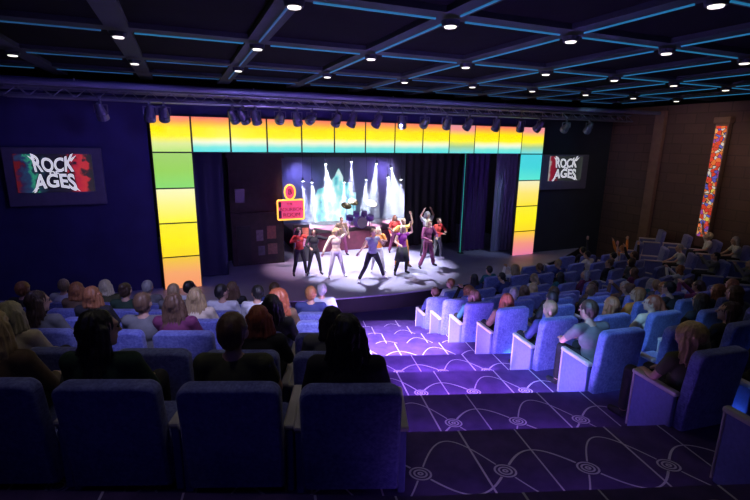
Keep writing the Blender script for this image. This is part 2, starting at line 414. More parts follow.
# dark set building with posters and a neon sign
brk = mat('grimy_set_wall', (.018, .012, .012), .85, var=.7, scale=5, bumpy=.3)
r = empty('set_building', W(-4.1, 2.0, .5), A0); tag(r, 'dark grimy street building of the stage set behind the neon sign', 'stage set')
bm = BM(); bx(bm, (0, .3, 2.1), (1.95, .6, 4.2)); bx(bm, (0, -.05, 4.15), (2.1, .12, .16)); bx(bm, (0, -.03, 2.0), (2.0, .1, .08)); obj('wall', bm, r, brk)
bm = BM(); bx(bm, (-.55, -.03, .8), (.5, .06, 1.5)); obj('doorway', bm, r, M['black'])
bm = BM(); bx(bm, (-.62, -.05, 2.7), (.34, .05, .5), bevel=.01); obj('window', bm, r, mat('set_window', (.015, .02, .03), .4))
for (x, z, w, h, c) in ((.05, 1.15, .26, .42, (.10, .09, .09)), (.5, 1.25, .34, .5, (.12, .04, .025)), (.52, .6, .36, .42, (.10, .05, .035)), (.1, .55, .25, .36, (.05, .05, .07))):
    bm = BM(); bx(bm, (x, -.015, z), (w, .02, h)); obj('poster', bm, r, mat('poster_%d' % int(x * 100 + z * 10), c, .7, var=.8, scale=14))
r = empty('gig_poster_stand', W(-2.45, 1.9, .5), A0); tag(r, 'small upright board of magenta and orange posters behind the performers in dark clothes', 'poster board')
bm = BM(); bx(bm, (0, 0, .75), (.66, .06, 1.5), bevel=.01); obj('board', bm, r, M['softblack'])
for (x, z, c) in ((-.15, 1.2, (.5, .08, .3)), (.15, 1.2, (.55, .15, .1)), (-.15, .8, (.15, .15, .4)), (.15, .8, (.6, .2, .35))):
    bm = BM(); bx(bm, (x, -.04, z), (.25, .02, .34)); obj('poster', bm, r, mat('gig_poster_%d' % int(100 * x + 10 * z), c, .7, var=.8, scale=20))

def text_mesh(body, size, ext, m=None, align='CENTER', bevel=0.0, offset=0.0):
    cu = bpy.data.curves.new('lettering', 'FONT'); cu.body = body; cu.size = size; cu.extrude = ext; cu.align_x = align; cu.align_y = 'CENTER'
    cu.bevel_depth = bevel; cu.offset = offset
    o = bpy.data.objects.new('tmp', cu); C.objects.link(o)
    dg = bpy.context.evaluated_depsgraph_get()
    me = bpy.data.meshes.new_from_object(o.evaluated_get(dg)); bpy.data.objects.remove(o)
    for v in me.vertices: v.co = Vector((v.co.x, -v.co.z, v.co.y))       # stand it up facing -y
    me.materials.clear()
    if m: me.materials.append(m)
    return me
# neon sign
r = empty('neon_sign', W(-2.93, 1.55, 2.67), A0); tag(r, 'pink neon sign with yellow outline and a round top hung on the set building', 'neon sign')
pinkm = mat('pink_sign', (.8, .1, .2), .4, em=(1, .07, .16), es=.75, var=.3, scale=6); yel = mat('yellow_neon', (1, .6, .1), .4, em=(1, .55, .06), es=1.5)
bm = BM(); bx(bm, (0, 0, 0), (1.02, .1, .74), bevel=.03); obj('board', bm, r, pinkm)
bm = BM(); ell(bm, (-.02, 0, .66), (.19, .05, .27), u=24, v=12); obj('disc', bm, r, pinkm)
def ring(bm, pts, rad=.03):
    for i in range(len(pts)):
        cap(bm, pts[i], rad, pts[(i + 1) % len(pts)], rad, 8)
bm = BM(); ring(bm, [(x, -.06, z) for x, z in ((-.5, -.33), (-.46, -.37), (.46, -.37), (.5, -.33), (.5, .33), (.46, .37), (-.46, .37), (-.5, .33))], .028); obj('neon_tube', bm, r, yel)
bm = BM(); ring(bm, [(-.02 + .2 * math.cos(a * PI / 12), -.05, .66 + .28 * math.sin(a * PI / 12)) for a in range(24)], .03); obj('neon_tube', bm, r, yel)
dk = mat('sign_lettering', (.09, .01, .03), .6)
for txt, sz, x, z in (('THE', .13, -.05, .22), ('BOURBON', .185, .03, .01), ('ROOM', .22, .03, -.2), ('B', .28, -.02, .66)):
    obj('lettering', text_mesh(txt, sz, .012, dk), r, loc=(x, -.062, z))
bm = BM(); bx(bm, (-.41, -.055, .2), (.11, .02, .2)); bx(bm, (-.41, -.055, -.17), (.11, .02, .3)); obj('dark_marks', bm, r, dk)
for q in (-.2, .2):
    bm = BM(); cyl(bm, (-.5, .05, q), (-.5, .5, q), .025); obj('bracket', bm, r, M['softblack'])

# wall screens with the show's title
def logo_mesh(word, size, wdt, m, ext=.01, flare=.55, flip=1, offset=0.0):
    me = text_mesh(word, size, ext, m, offset=offset)
    bm = BM(); bm.from_mesh(me); 
    bmesh.ops.triangulate(bm, faces=bm.faces[:]); 
    bmesh.ops.subdivide_edges(bm, edges=[e for e in bm.edges if e.calc_length() > size * .15], cuts=2)
    xs = [v.co.x for v in bm.verts]; hw = max(abs(min(xs)), abs(max(xs)))
    zs = [v.co.z for v in bm.verts]; zm = max(zs); zn = min(zs)
    for v in bm.verts:
        u = v.co.x / hw; v.co.x = u * wdt / 2
        h = (v.co.z - (zn if flip > 0 else zm)) / (zm - zn)      # 0 at inner edge, +-1 outer
        v.co.z += h * flare * size * abs(u) ** 2.2 * (1 if flip > 0 else 1)
        v.co.x *= 1 + .12 * abs(h)
    bm.to_mesh(me); bm.free()
    return me
def wall_screen(s, z, w, h, fw, fh, fz, label, small=False):
    r = empty('wall_screen', W(s, .02, z), A0); tag(r, label, 'screen', 'wall screens showing the show title')
    bm = BM(); bx(bm, (0, 0, fz), (fw, .14, fh), bevel=.02); obj('frame', bm, r, mat('screen_surround', (.13, .13, .19), .6, var=.2, scale=6))
    m, nt, b = new_mat('title_screen' + ('_small' if small else '')); vec, x, y, zz = coords(nt)
    u = x / w + .5; v = zz / h + .5
    n = noise(nt, vec, 4.5 / w * 2, 4); nf = X_(nt, n.outputs['Fac']) - .5
    if small: c = ramp(nt, (u + nf * .16).clamp(), [(0, (.8, .75, .75)), (.05, (.55, .02, .06)), (.2, (.45, .02, .06)), (.28, (.06, .07, .08)), (.8, (.04, .05, .05)), (1, (.09, .1, .1))])
    else: c = ramp(nt, (u + nf * .5 * (v * 1.0 + .4)).clamp(), [(0, (.14, .01, .02)), (.06, (.03, .015, .07)), (.17, (.02, .06, .16)), (.23, (.04, .38, .24)), (.27, (.02, .05, .10)), (.36, (.01, .01, .03)), (.68, (.02, .015, .04)), (.76, (.62, .03, .07)), (.88, (.75, .05, .07)), (.93, (.05, .03, .05)), (1, (.03, .03, .05))])
    nt.links.new(c, b.inputs['Emission Color']); b.inputs['Emission Strength'].default_value = .4 if small else .62; b.inputs['Base Color'].default_value = (.01, .01, .01, 1); b.inputs['Roughness'].default_value = .3
    bm = BM(); bx(bm, (0, -.075, 0), (w, .03, h)); obj('screen', bm, r, m)
    wh = mat('white_lettering', (.8, .8, .85), .4, em=(.72, .72, .8), es=.75); bk = mat('black_lettering', (.01, .01, .02), .5)
    sz = h * .48
    lw = w * (.52 if not small else .66)
    x0 = -.01 * w
    for (off, mm, dy, ex) in ((sz * .085, bk, -.094, 1.04), (sz * .028, wh, -.104, 1.0)):
        obj('title_lettering', logo_mesh('ROCK', sz, lw * ex, mm, .004, .32, 1, off), r, loc=(x0, dy, h * .20))
        obj('title_lettering', logo_mesh('AGES', sz, lw * ex, mm, .004, .32, -1, off), r, loc=(x0, dy, -h * .21))
        obj('title_lettering', text_mesh('OF', sz * .34, .004, mm, offset=off * .5), r, loc=(x0, dy - .006, -h * .005))
    # pointed flourishes at the corners of the title
    bm = BM()
    for sx in (-1, 1):
        for sz_, z0 in ((1, h * .30), (-1, -h * .32)):
            a = [(sx * lw * .46, z0), (sx * lw * .60, z0 + sz_ * h * .17), (sx * lw * .42, z0 + sz_ * h * .07)]
            slab_xz(bm, a if sx * sz_ > 0 else a[::-1], -.112, -.104)
    obj('title_flourish', bm, r, wh, loc=(x0, 0, 0))
wall_screen(-9.93, 4.22, 1.86, 1.06, 2.36, 1.62, -.1, 'large lit screen reading ROCK OF AGES on the navy wall beside the green portal panel')
wall_screen(8.85, 4.2, 1.85, 1.05, 2.6, 1.5, -.15, 'small distant screen reading ROCK OF AGES on the dark wall beside the turquoise portal panel', True)

# lighting truss and hanging spotlights
r = empty('lighting_truss', W(0, -1.3, 6.2), A0); tag(r, 'long grey lighting truss hung along the top of the stage opening', 'truss')
bm = BM()
for y, z in ((0, 0), (.28, 0), (.14, .25)): cyl(bm, (-10.5, y, z), (11, y, z), .03, n=8)
obj('chord', bm, r, M['metal'])
bm = BM(); s = -10.5
while s < 10.9:
    cyl(bm, (s, 0, 0), (s + .25, .14, .25), .013, n=6); cyl(bm, (s + .25, .14, .25), (s + .5, .28, 0), .013, n=6); cyl(bm, (s + .5, 0, 0), (s + .25, .14, .25), .013, n=6); cyl(bm, (s, 0, 0), (s + .5, .28, 0), .013, n=6); s += .5
obj('lattice', bm, r, M['metal'])
bm = BM()
for s in (-9, -4.5, 0, 4.5, 9): cyl(bm, (s, .14, .25), (s, .14, .5), .02, n=6)
obj('hanger', bm, r, M['metal'])
for q, (t, z, rr) in enumerate(((-2.3, 6.45, .07), (-.55, 6.5, .1), (-.25, 6.3, .06))):
    bm = BM(); cyl(bm, (-12.8, t, z), (11.2, t, z + .05), rr, n=12)
    simple('service_pipe', bm, mat('blue_grey_pipe', (.16, .19, .3), .5, .3), ['thin pipe hung in front of the truss toward the audience', 'thick pipe running behind the truss under the ceiling', 'low thin pipe closest to the portal panels behind truss'][q], 'pipe')
def spotlight(s, dz, yaw, tilt, label, big=1.0):
    r = empty('stage_spotlight', W(s, -1.3 if dz > -.5 else -1.2, 6.16), A0 + R(yaw)); tag(r, label, 'spotlight', 'spotlights hung on the truss')
    bm = BM(); bx(bm, (0, 0, -.02), (.05, .09, .1)); bx(bm, (0, 0, -.10), (.34 * big, .03, .025))
    for q in (-1, 1): bx(bm, (q * .165 * big, 0, -.2), (.02, .03, .2))
    obj('yoke', bm, r, M['fixture'])
    c = Vector((0, 0, -.27)); d = Vector((0, math.sin(R(tilt)), -math.cos(R(tilt))))
    bm = BM(); cyl(bm, c - d * .17 * big, c + d * .06, .085 * big, .13 * big, 14); cyl(bm, c - d * .24 * big, c - d * .17 * big, .055 * big, .085 * big, 14); cyl(bm, c + d * .06, c + d * .22 * big, .15 * big, .155 * big, 14); obj('can', bm, r, M['fixture'], smooth=False)
    bm = BM(); cyl(bm, c + d * .221 * big, c + d * .235 * big, .13 * big, .13 * big, 14); obj('lens', bm, r, mat('dark_lens', (.2, .22, .3), .1))
FS = [-8.46, -7.3, -6.95, -5.14, -4.85, -4.5, -3.78, -3.27, -2.80, -1.99, -1.46, -.59, .28, 1.14, 2.01, 2.91, 4.11, 5.19, 6.08, 7.41, 8.61]
for i, s in enumerate(FS):
    spotlight(s, 0, rnd.uniform(-40, 40), rnd.uniform(25, 75), 'dark can spotlight on the truss, %s from the large-screen end' % ORD[i + 1], .98)
# stage beam lamps
BL = [(-1.75, 4.3, 3.45, -1.5, 4.6), (-1.25, 4.7, 3.35, -1.1, 4.8), (-.8, 4.0, 4.2, -.35, 4.3), (.38, 4.0, 4.3, .4, 4.2), (1.6, 4.0, 4.2, 1.3, 4.2), (2.35, 4.0, 4.0, 3.3, 4.2), (.35, 4.9, 3.3, .35, 4.9), (1.45, 4.9, 3.4, 1.35, 4.9), (2.6, 4.9, 3.5, 2.9, 4.8), (3.2, 4.7, 3.4, 3.5, 4.6)]
for i, (s, t, z, s2, t2) in enumerate(BL):
    p = W(s, t, z); q = W(s2, t2, .6)
    r = empty('beam_lamp', p); tag(r, 'small bright beam lamp above the rear of the stage, %s from the neon sign' % ORD[1 + sorted(b_[0] for b_ in BL).index(s)], 'stage lamp', 'beam lamps above the rear of the stage')
    d = (q - p).normalized()
    bm = BM(); cyl(bm, -d * .2, -d * .04, .045, .06, 12); cyl(bm, -d * .17, Vector((0, 0, 5.5 - z)), .012, n=6); obj('can', bm, r, M['fixture'])
    bm = BM(); cyl(bm, -d * .04, -d * .02, .052, .052, 12); obj('lens', bm, r, mat('hot_lens', (1, 1, 1), .3, em=(.8, .88, 1), es=20))
    L = bpy.data.lights.new('beam', 'SPOT'); L.energy = 9000; L.spot_size = R(20 + 5 * (i % 3)); L.spot_blend = .7; L.color = (.72, .80, 1) if i % 3 else (.55, .55, 1); L.shadow_soft_size = .03
    o = bpy.data.objects.new('beam_light', L); C.objects.link(o); o.location = p; o.rotation_euler = d.to_track_quat('-Z', 'Y').to_euler()
# drum kit
r = empty('drum_kit', W(.75, 3.8, 1.34), A0 + R(5)); tag(r, 'purple drum kit on the riser behind the performers', 'drum kit')
shell = mat('purple_shell', (.25, .08, .6), .3); skin_ = mat('drum_skin', (.7, .65, .8), .5); brass = mat('cymbal_brass', (.8, .6, .3), .25, .9)
bm = BM(); cyl(bm, (0, -.2, .28), (0, .2, .28), .28, n=24); obj('bass_drum', bm, r, shell)
bm = BM(); cyl(bm, (0, -.215, .28), (0, -.2, .28), .25, n=24); obj('drum_head', bm, r, skin_)
for x, z, rr in ((-.2, .66, .14), (.2, .66, .14), (.5, .45, .18), (-.5, .5, .16)):
    bm = BM(); cyl(bm, (x, .05, z - .1), (x, 0, z + .1), rr, n=18); cyl(bm, (x, .05, 0), (x, .05, z - .1), .015, n=6); obj('drum', bm, r, shell)
for x, z in ((-.65, 1.05), (.62, 1.1), (-.3, 1.2)):
    bm = BM(); cyl(bm, (x, .1, 0), (x, .1, z), .012, n=6); obj('cymbal_stand', bm, r, M['metal'])
    bm = BM(); cyl(bm, (x, .1, z), (x, .08, z + .03), .24, .03, n=20); obj('cymbal', bm, r, brass)

# ------------------------------------------------------------------ seats
def make_seat():
    r = empty('theatre_seat')
    bm = BM(); slab_xz(bm, roundrect(.74, .12, 1.07, .085), -.07, .07, .03)
    for v in bm.verts:
        if v.co.y > 0: v.co.y += .03 * (1 - (v.co.x / .37) ** 2)
        else: v.co.y -= .018 * (1 - (v.co.x / .37) ** 2)
        v.co.y -= (v.co.z - .36) * .12
    for v in bm.verts: v.co.y -= .28
    obj('backrest', bm, r, M['fabric'], smooth=True)
    bm = BM(); bx(bm, (0, .09, .40), (.66, .56, .15), bevel=.05, seg=3); obj('seat_cushion', bm, r, M['fabric'], smooth=True)
    for q in (-1, 1):
        bm = BM(); bx(bm, (q * .40, .04, .31), (.065, .56, .60), bevel=.015); p = obj('side_panel', bm, r, M['panel'])
        bm = BM(); bx(bm, (q * .40, .05, .625), (.09, .62, .05), bevel=.02, seg=2); bx(bm, (q * .40, .335, .32), (.075, .02, .58), bevel=.006); obj('armrest', bm, p, M['arm'])
    bm = BM(); bx(bm, (0, .02, .17), (.5, .4, .32)); obj('base', bm, r, M['seatbase'])
    return r
seat0 = make_seat(); used = [False]
SEATS = {}
def put_seat(key, x, y, z, rot, label, group, zs=1.0):
    o = seat0 if not used[0] else copy_tree(seat0); used[0] = True
    o.location = (x, y, z); o.rotation_euler = (0, 0, R(rot)); o.scale = (1, 1, zs) if zs < 1.05 else (.84, .86, zs)
    tag(o, label, 'theatre seat', group); SEATS[key] = (x, y, z, rot, o)
NL = {1: 4, 2: 6, 3: 7, 4: 8, 5: 8, 6: 9}
NR = {1: 2, 2: 3, 3: 4, 4: 5, 5: 6, 6: 8, 7: 9, 8: 10}
for k in NL:
    xe = Aedge(k) - .45 + (.17 if k == 1 else 0.1)
    for i in range(NL[k]):
        put_seat(('L', k, i), xe - .885 * i, nos(k - 1) + .60, zt(k), 2, 'blue theatre seat, %s from the aisle, %s row from the top, large-screen side' % (ORD[i + 1], ORD[k]), 'seats on the large-screen side', .96)
CD = [0, 3.29, 4.52, 5.73, 6.9, 8.15, 9.3, 10.35, 11.4]
for k in range(1, 9):
    cx, cy = BX[k] + .40, CD[k] - .14
    for i in range(NR[k]):
        put_seat(('R', k, i), cx + .90 * i * .985, cy + .90 * i * .174, zt(k), 16 + i * 1.2, 'blue theatre seat, %s from the aisle, %s row from the top, stained-glass side' % (ORD[i + 1], ORD[k]), 'seats on the stained-glass side', 1.09)
for k, (x0, y0, n) in {9: (2.2, 12.95, 10), 10: (3.7, 14.45, 8), 11: (5.3, 15.8, 6), 12: (7.2, 17.3, 4)}.items():
    for i in range(n):
        put_seat(('R', k, i), x0 + .92 * i * .97, y0 + .92 * i * .24, 0, 26 + i * 1.2, 'blue theatre seat on flat floor beside stage, %s along, %s row from apron' % (ORD[i + 1], ORD[13 - k]), 'seats on the flat floor beside the stage')
# raised side bank along the brown wall
for q, (s0, s1, z) in enumerate(((9.0, 10.2, .45), (10.2, 11.48, .85))):
    bm = BM(); bx(bm, ((s0 + s1) / 2, -5.6, z / 2), (s1 - s0, 7.0, z)); tag(sobj('side_bank_floor', bm, mat('dark_navy_carpet', (0, 0, 0))), kind='structure')
    for i in range(6):
        p = W(s0 + .62, -8.3 + 1.05 * i)
        put_seat(('B', q, i), p.x, p.y, z, 22.68 + 48, 'dark theatre seat on the %s tier under the stained glass wall, %s toward the stage' % (('lower', 'upper')[q], ORD[i + 1]), 'seats on the raised side bank')

# ------------------------------------------------------------------ people
def remeshed(name, prims, voxel=.012, smooth_it=6, ratio=.35):
    bm = BM()
    for p in prims:
        if p[0] == 'c': cap(bm, p[1], p[2], p[3], p[4])
        elif p[0] == 'e': ell(bm, p[1], p[2], p[3] if len(p) > 3 else None)
    me = mesh_of(name, bm)
    o = bpy.data.objects.new('tmp', me); C.objects.link(o)
    a = o.modifiers.new('r', 'REMESH'); a.mode = 'VOXEL'; a.voxel_size = voxel
    if smooth_it: b = o.modifiers.new('s', 'SMOOTH'); b.iterations = smooth_it; b.factor = .5
    d = o.modifiers.new('d', 'DECIMATE'); d.ratio = ratio
    dg = bpy.context.evaluated_depsgraph_get()
    out = bpy.data.meshes.new_from_object(o.evaluated_get(dg)); bpy.data.objects.remove(o)
    out.name = name; out.polygons.foreach_set('use_smooth', [True] * len(out.polygons))
    out.materials.clear(); out.materials.append(None)
    return out
V = Vector
def pose_of(d):
    P = {k: V(v) for k, v in d.items() if k not in ('yaw', 'nod', 'hs')}
    P['yaw'] = d.get('yaw', 0); P['nod'] = d.get('nod', 0); P['hs'] = d.get('hs', 1.0)
    return P
def head_rot(P): return Euler((R(P['nod']), 0, R(P['yaw'])))
def hand(w, el, side):
    d = (w - el).normalized(); up = V((0, 0, 1))
    s = d.cross(up);  s = s.normalized() if s.length > .1 else V((1, 0, 0))
    nrm = s.cross(d)
    out = [('c', w, .026, w + d * .035, .03), ('e', w + d * .05, (.036, .036, .03)), ('c', w + d * .04 + s * .012, .022, w + d * .085 + s * .012, .02), ('c', w + d * .04 - s * .012, .022, w + d * .085 - s * .012, .02)]
    for i, (o, l) in enumerate(((-.03, .055), (-.01, .07), (.011, .066), (.031, .05))):
        a = w + d * .085 + s * o; b = a + d * l * .55 + s * o * .2 - nrm * .006; c = b + d * l * .45 - nrm * .018
        out += [('c', a, .0105, b, .010), ('c', b, .010, c, .009)]
    a = w + d * .03 + s * side * .026; b = a + d * .03 + s * side * .03; out += [('c', a, .014, b, .0115), ('c', b, .0115, b + d * .03, .010)]
    return out
def body_prims(P):
    r = []
    r += [('e', P['pel'], (.155, .11, .11)), ('c', P['pel'], .10, (P['pel'] + P['ch']) / 2, .095), ('e', (P['pel'] * .5 + P['ch'] * .5), (.13, .095, .15)),
          ('e', P['ch'], (.165, .105, .16)), ('c', P['ch'] + V((0, 0, .08)), .075, P['nk'], .055), ('c', P['nk'], .052, P['hd'] - V((0, .01, .06)), .048)]
    for q in 'LR':
        r += [('c', P['nk'] - V((0, 0, .035)), .05, P['sh' + q], .058), ('c', P['sh' + q], .052, P['el' + q], .038), ('c', P['el' + q], .038, P['wr' + q], .026)]
        r += hand(P['wr' + q], P['el' + q], 1 if q == 'L' else -1)
        r += [('c', P['hp' + q], .088, P['kn' + q], .056), ('c', P['kn' + q], .054, (P['kn' + q] * .6 + P['an' + q] * .4), .052), ('c', (P['kn' + q] * .6 + P['an' + q] * .4), .052, P['an' + q], .036),
              ('c', P['an' + q] - V((0, 0, .04)), .036, P['to' + q], .03)]
    m = head_rot(P).to_matrix(); hs = P['hs']
    def h(c): return P['hd'] + m @ V(c) * hs
    n0 = len(r)
    r += [('e', h((0, -.012, .018)), (.075, .094, .098), m), ('e', h((0, .022, -.045)), (.055, .066, .062), m), ('c', h((0, .086, .012)), .009, h((0, .108, -.018)), .014),
          ('e', h((0, .083, -.052)), (.023, .012, .009), m), ('e', h((0, .075, .035)), (.05, .016, .012), m), ('e', h((0, .07, -.088)), (.02, .018, .016), m)]
    for q in (-1, 1): r.append(('e', h((q * .077, -.005, -.002)), (.010, .02, .032), m))
    r[n0:] = [(p[0], p[1], tuple(v * hs for v in p[2]), p[3]) if p[0] == 'e' else (p[0], p[1], p[2] * hs, p[3], p[4] * hs) for p in r[n0:]]
    return r
def top_prims(P, sleeve=1.0, skirt=0):
    g = .014; r = [('e', P['pel'] + V((0, 0, .04)), (.155 + g, .11 + g, .085)), ('c', P['pel'], .10 + g, (P['pel'] + P['ch']) / 2, .095 + g), ('e', (P['pel'] * .5 + P['ch'] * .5), (.13 + g, .095 + g, .15)),
          ('e', P['ch'], (.165 + g, .105 + g, .155)), ('c', P['ch'] + V((0, 0, .08)), .075 + g, P['nk'] - V((0, 0, .03)), .058)]
    for q in 'LR':
        r += [('c', P['nk'] - V((0, 0, .045)), .055, P['sh' + q], .058 + g)]
        if sleeve > .05: r.append(('c', P['sh' + q], .052 + g, P['sh' + q].lerp(P['el' + q], min(1, sleeve * 2)), .040 + g))
        if sleeve > .5: r.append(('c', P['el' + q], .038 + g, P['el' + q].lerp(P['wr' + q], (sleeve - .5) * 2 * .97), .028 + g))
    return r
def leg_prims(P, length=1.0, flare=.0):
    g = .014; r = [('e', P['pel'] - V((0, 0, .02)), (.155 + g, .11 + g, .10))]
    for q in 'LR':
        r += [('c', P['hp' + q], .088 + g, P['kn' + q], .056 + g), ('c', P['kn' + q], .055 + g, P['an' + q].lerp(P['kn' + q], .1 + (1 - length)), .042 + g + flare)]
    return r
def shoe_prims(P, q):
    r = []
    r += [('c', P['an' + q] - V((0, 0, .025)), .047, P['an' + q] - V((0, 0, .045)), .045), ('c', P['an' + q] - V((0, 0, .05)), .043, P['to' + q], .038)]
    return r
def hair_prims(kind):
    r = [('e', V((0, -.026, .030)), (.083, .098, .098)), ('e', V((0, -.052, .0)), (.072, .062, .075))]
    if kind == 'long':
        for i in range(9):
            a = (i - 4) / 4; r.append(('c', V((a * .07, -.055 + .03 * a * a, .02)), .036, V((a * .098, -.085 + .02 * a * a, -.27 + .04 * abs(a))), .03))
        for q in (-1, 1): r.append(('c', V((q * .078, -.01, .0)), .025, V((q * .095, .0, -.20)), .024))
    elif kind == 'bob':
        for i in range(7):
            a = (i - 3) / 3; r.append(('c', V((a * .07, -.05 + .03 * a * a, .02)), .038, V((a * .088, -.06 + .03 * a * a, -.11)), .034))
    elif kind == 'big':
        r += [('e', V((0, -.03, .02)), (.12, .115, .12)), ('e', V((0, -.06, -.08)), (.13, .08, .12))]
        for i in range(7): a = (i - 3) / 3; r.append(('c', V((a * .09, -.06, 0)), .04, V((a * .12, -.08, -.22 + .05 * abs(a))), .03))
    elif kind == 'tail':
        r += [('c', V((0, -.11, .04)), .03, V((0, -.15, -.06)), .035), ('c', V((0, -.15, -.06)), .035, V((0, -.13, -.24)), .015)]
    elif kind == 'bun':
        r.append(('e', V((0, -.09, .09)), (.05, .05, .045)))
    elif kind == 'hat':
        r += [('e', V((0, -.01, .07)), (.098, .112, .07)), ('e', V((0, .05, .06)), (.088, .11, .014))]
    return r
def locks(me, k):
    from mathutils import noise as mn
    for v in me.vertices:
        c = v.co; a = math.atan2(c.x, -(c.y + .02)); low = max(0, .05 - c.z)
        amp = (.0025 if k in ('short', 'hat', 'bun') else .005) + min(.008, low * .04)
        d = math.sin(a * 19 + 5 * mn.noise((a * 1.5, c.z * 7, 0))) * amp + mn.noise(c * 22) * amp * 1.6
        n = V((c.x, c.y + .02, c.z * .2)).normalized(); v.co = c + n * d
    return me
HAIR = {k: locks(remeshed('hair', hair_prims(k), .009, 3, .6), k) for k in ('short', 'long', 'bob', 'big', 'tail', 'bun', 'hat')}
def hair_material(name, c):
    if name in _mc: return _mc[name]
    m, nt, b = new_mat(name); vec, x, y, z = coords(nt)
    mp = nt.nodes.new('ShaderNodeMapping'); mp.inputs['Scale'].default_value = (60, 60, 5); nt.links.new(vec, mp.inputs[0])
    n = noise(nt, mp.outputs[0], 1.0, 3)
    nt.links.new(mix(nt, n.outputs['Fac'], tuple(q * .45 for q in c), tuple(min(1, q * 1.5) for q in c)), b.inputs['Base Color'])
    b.inputs['Roughness'].default_value = .45; bump(nt, b, n.outputs['Fac'], .6, .01); _mc[name] = m; return m
HC = {'black': (.018, .016, .018), 'dark brown': (.06, .035, .025), 'brown': (.14, .08, .05), 'auburn': (.30, .08, .04), 'ginger': (.34, .14, .06), 'blonde': (.55, .40, .2), 'pale blonde': (.70, .60, .42), 'grey': (.35, .35, .36), 'sandy': (.36, .26, .15)}
TC = {'olive': (.07, .075, .035), 'grey': (.15, .155, .165), 'black': (.02, .02, .025), 'white': (.65, .65, .68), 'navy': (.03, .04, .16), 'dark green': (.02, .05, .03), 'plum': (.16, .03, .10), 'teal': (.03, .16, .18), 'brown': (.13, .08, .05), 'red': (.55, .05, .04), 'pale blue': (.40, .46, .56), 'purple': (.30, .04, .30), 'yellow': (.8, .5, .12), 'cream': (.8, .68, .5), 'orange': (.7, .25, .05)}
SK = [(.55, .33, .24), (.42, .24, .16), (.62, .40, .30), (.22, .12, .08)]
def cloth(c): return mat('cloth_' + c.replace(' ', '_'), TC[c], .85, var=.25, scale=20)
def skin(i): return mat('skin_%d' % i, SK[i], .55, var=.06)
def setm(o, m):
    o.material_slots[0].link = 'OBJECT'; o.material_slots[0].material = m
SB = dict(pel=(0, -.02, .545), ch=(0, -.09, .84), nk=(0, -.08, 1.0), hd=(0, -.05, 1.14), hs=1.13,
          shL=(-.185, -.08, .945), shR=(.185, -.08, .945), elL=(-.25, .02, .72), elR=(.25, .02, .72), wrL=(-.14, .22, .67), wrR=(.14, .22, .67),
          hpL=(-.09, -.02, .56), hpR=(.09, -.02, .56), knL=(-.12, .40, .57), knR=(.12, .40, .57), anL=(-.13, .42, .11), anR=(.13, .42, .11), toL=(-.14, .57, .04), toR=(.14, .57, .04))
def var(**k): d = dict(SB); d.update(k); return pose_of(d)
SEATED = {
 'rest': var(), 'turnR': var(yaw=-38, nod=-4), 'turnL': var(yaw=35),
 'lean': var(ch=(-.04, .0, .86), nk=(-.05, .06, 1.04), hd=(-.05, .11, 1.18), shL=(-.23, .03, .98), shR=(.15, .03, .98), elL=(-.28, .22, .76), elR=(.2, .2, .77), wrL=(-.15, .4, .70), wrR=(.10, .38, .70), yaw=10, nod=-8),
 'clap': var(elL=(-.27, .14, .86), elR=(.27, .14, .86), wrL=(-.05, .30, 1.10), wrR=(.05, .30, 1.10), nod=4),
 'fist': var(elR=(.34, .02, 1.22), wrR=(.36, .05, 1.46), yaw=-8, nod=6),
 'arms': var(elL=(-.36, .0, 1.18), wrL=(-.42, .06, 1.43), elR=(.36, .0, 1.16), wrR=(.44, .06, 1.40), nod=8),
}
SM = {}
for nm, P in SEATED.items():
    SM[nm] = (remeshed('body', body_prims(P)), remeshed('top', top_prims(P, 1.0), .014), remeshed('trousers', leg_prims(P), .014), [remeshed('shoe', shoe_prims(P, q), .014) for q in 'LR'])
SHORT = {nm: remeshed('top', top_prims(P, .3), .014) for nm, P in SEATED.items() if nm in ('rest', 'lean', 'fist')}
eye_bm = BM(); ell(eye_bm, (0, 0, 0), (.013, .008, .008)); EYE = mesh_of('eye', eye_bm, mat('eye_dark', (.05, .04, .04), .2))
def dress(r, P, meshes, sk, hair, hc, top, bot, shoe='black', sc=1.0):
    body, tp, tr, sh = meshes
    o = obj('body', body, r); setm(o, skin(sk))
    c = obj('top', tp, r); setm(c, cloth(top)); c = obj('trousers', tr, r); setm(c, cloth(bot)); 
    for q in sh: c = obj('shoe', q, r); setm(c, cloth(shoe))
    h = obj('hair' if hair != 'hat' else 'cap', HAIR[hair], r, loc=P['hd']); h.rotation_euler = head_rot(P); h.scale = (P['hs'],) * 3
    setm(h, hair_material('hair_' + hc.replace(' ', '_'), HC[hc]))
    m = head_rot(P).to_matrix()
    for q in (-1, 1):
        e = obj('eye', EYE, r, loc=P['hd'] + m @ V((q * .03, .082, .012)) * P['hs']); e.rotation_euler = head_rot(P)
HN = {'short': 'short %s hair', 'long': 'long %s hair', 'bob': '%s bobbed hair', 'big': 'big loose %s hair', 'tail': '%s ponytail', 'bun': '%s hair bun', 'hat': '%s cap'}
PN = {'rest': 'seated', 'turnR': 'head turned sideways, seated', 'turnL': 'glancing aside, seated', 'lean': 'leaning forward', 'clap': 'clapping', 'fist': 'with one arm raised', 'arms': 'with both arms raised'}
SIDE = {'L': 'screen side', 'R': 'glass-column side', 'B': 'side tier'}
TAKEN = set()
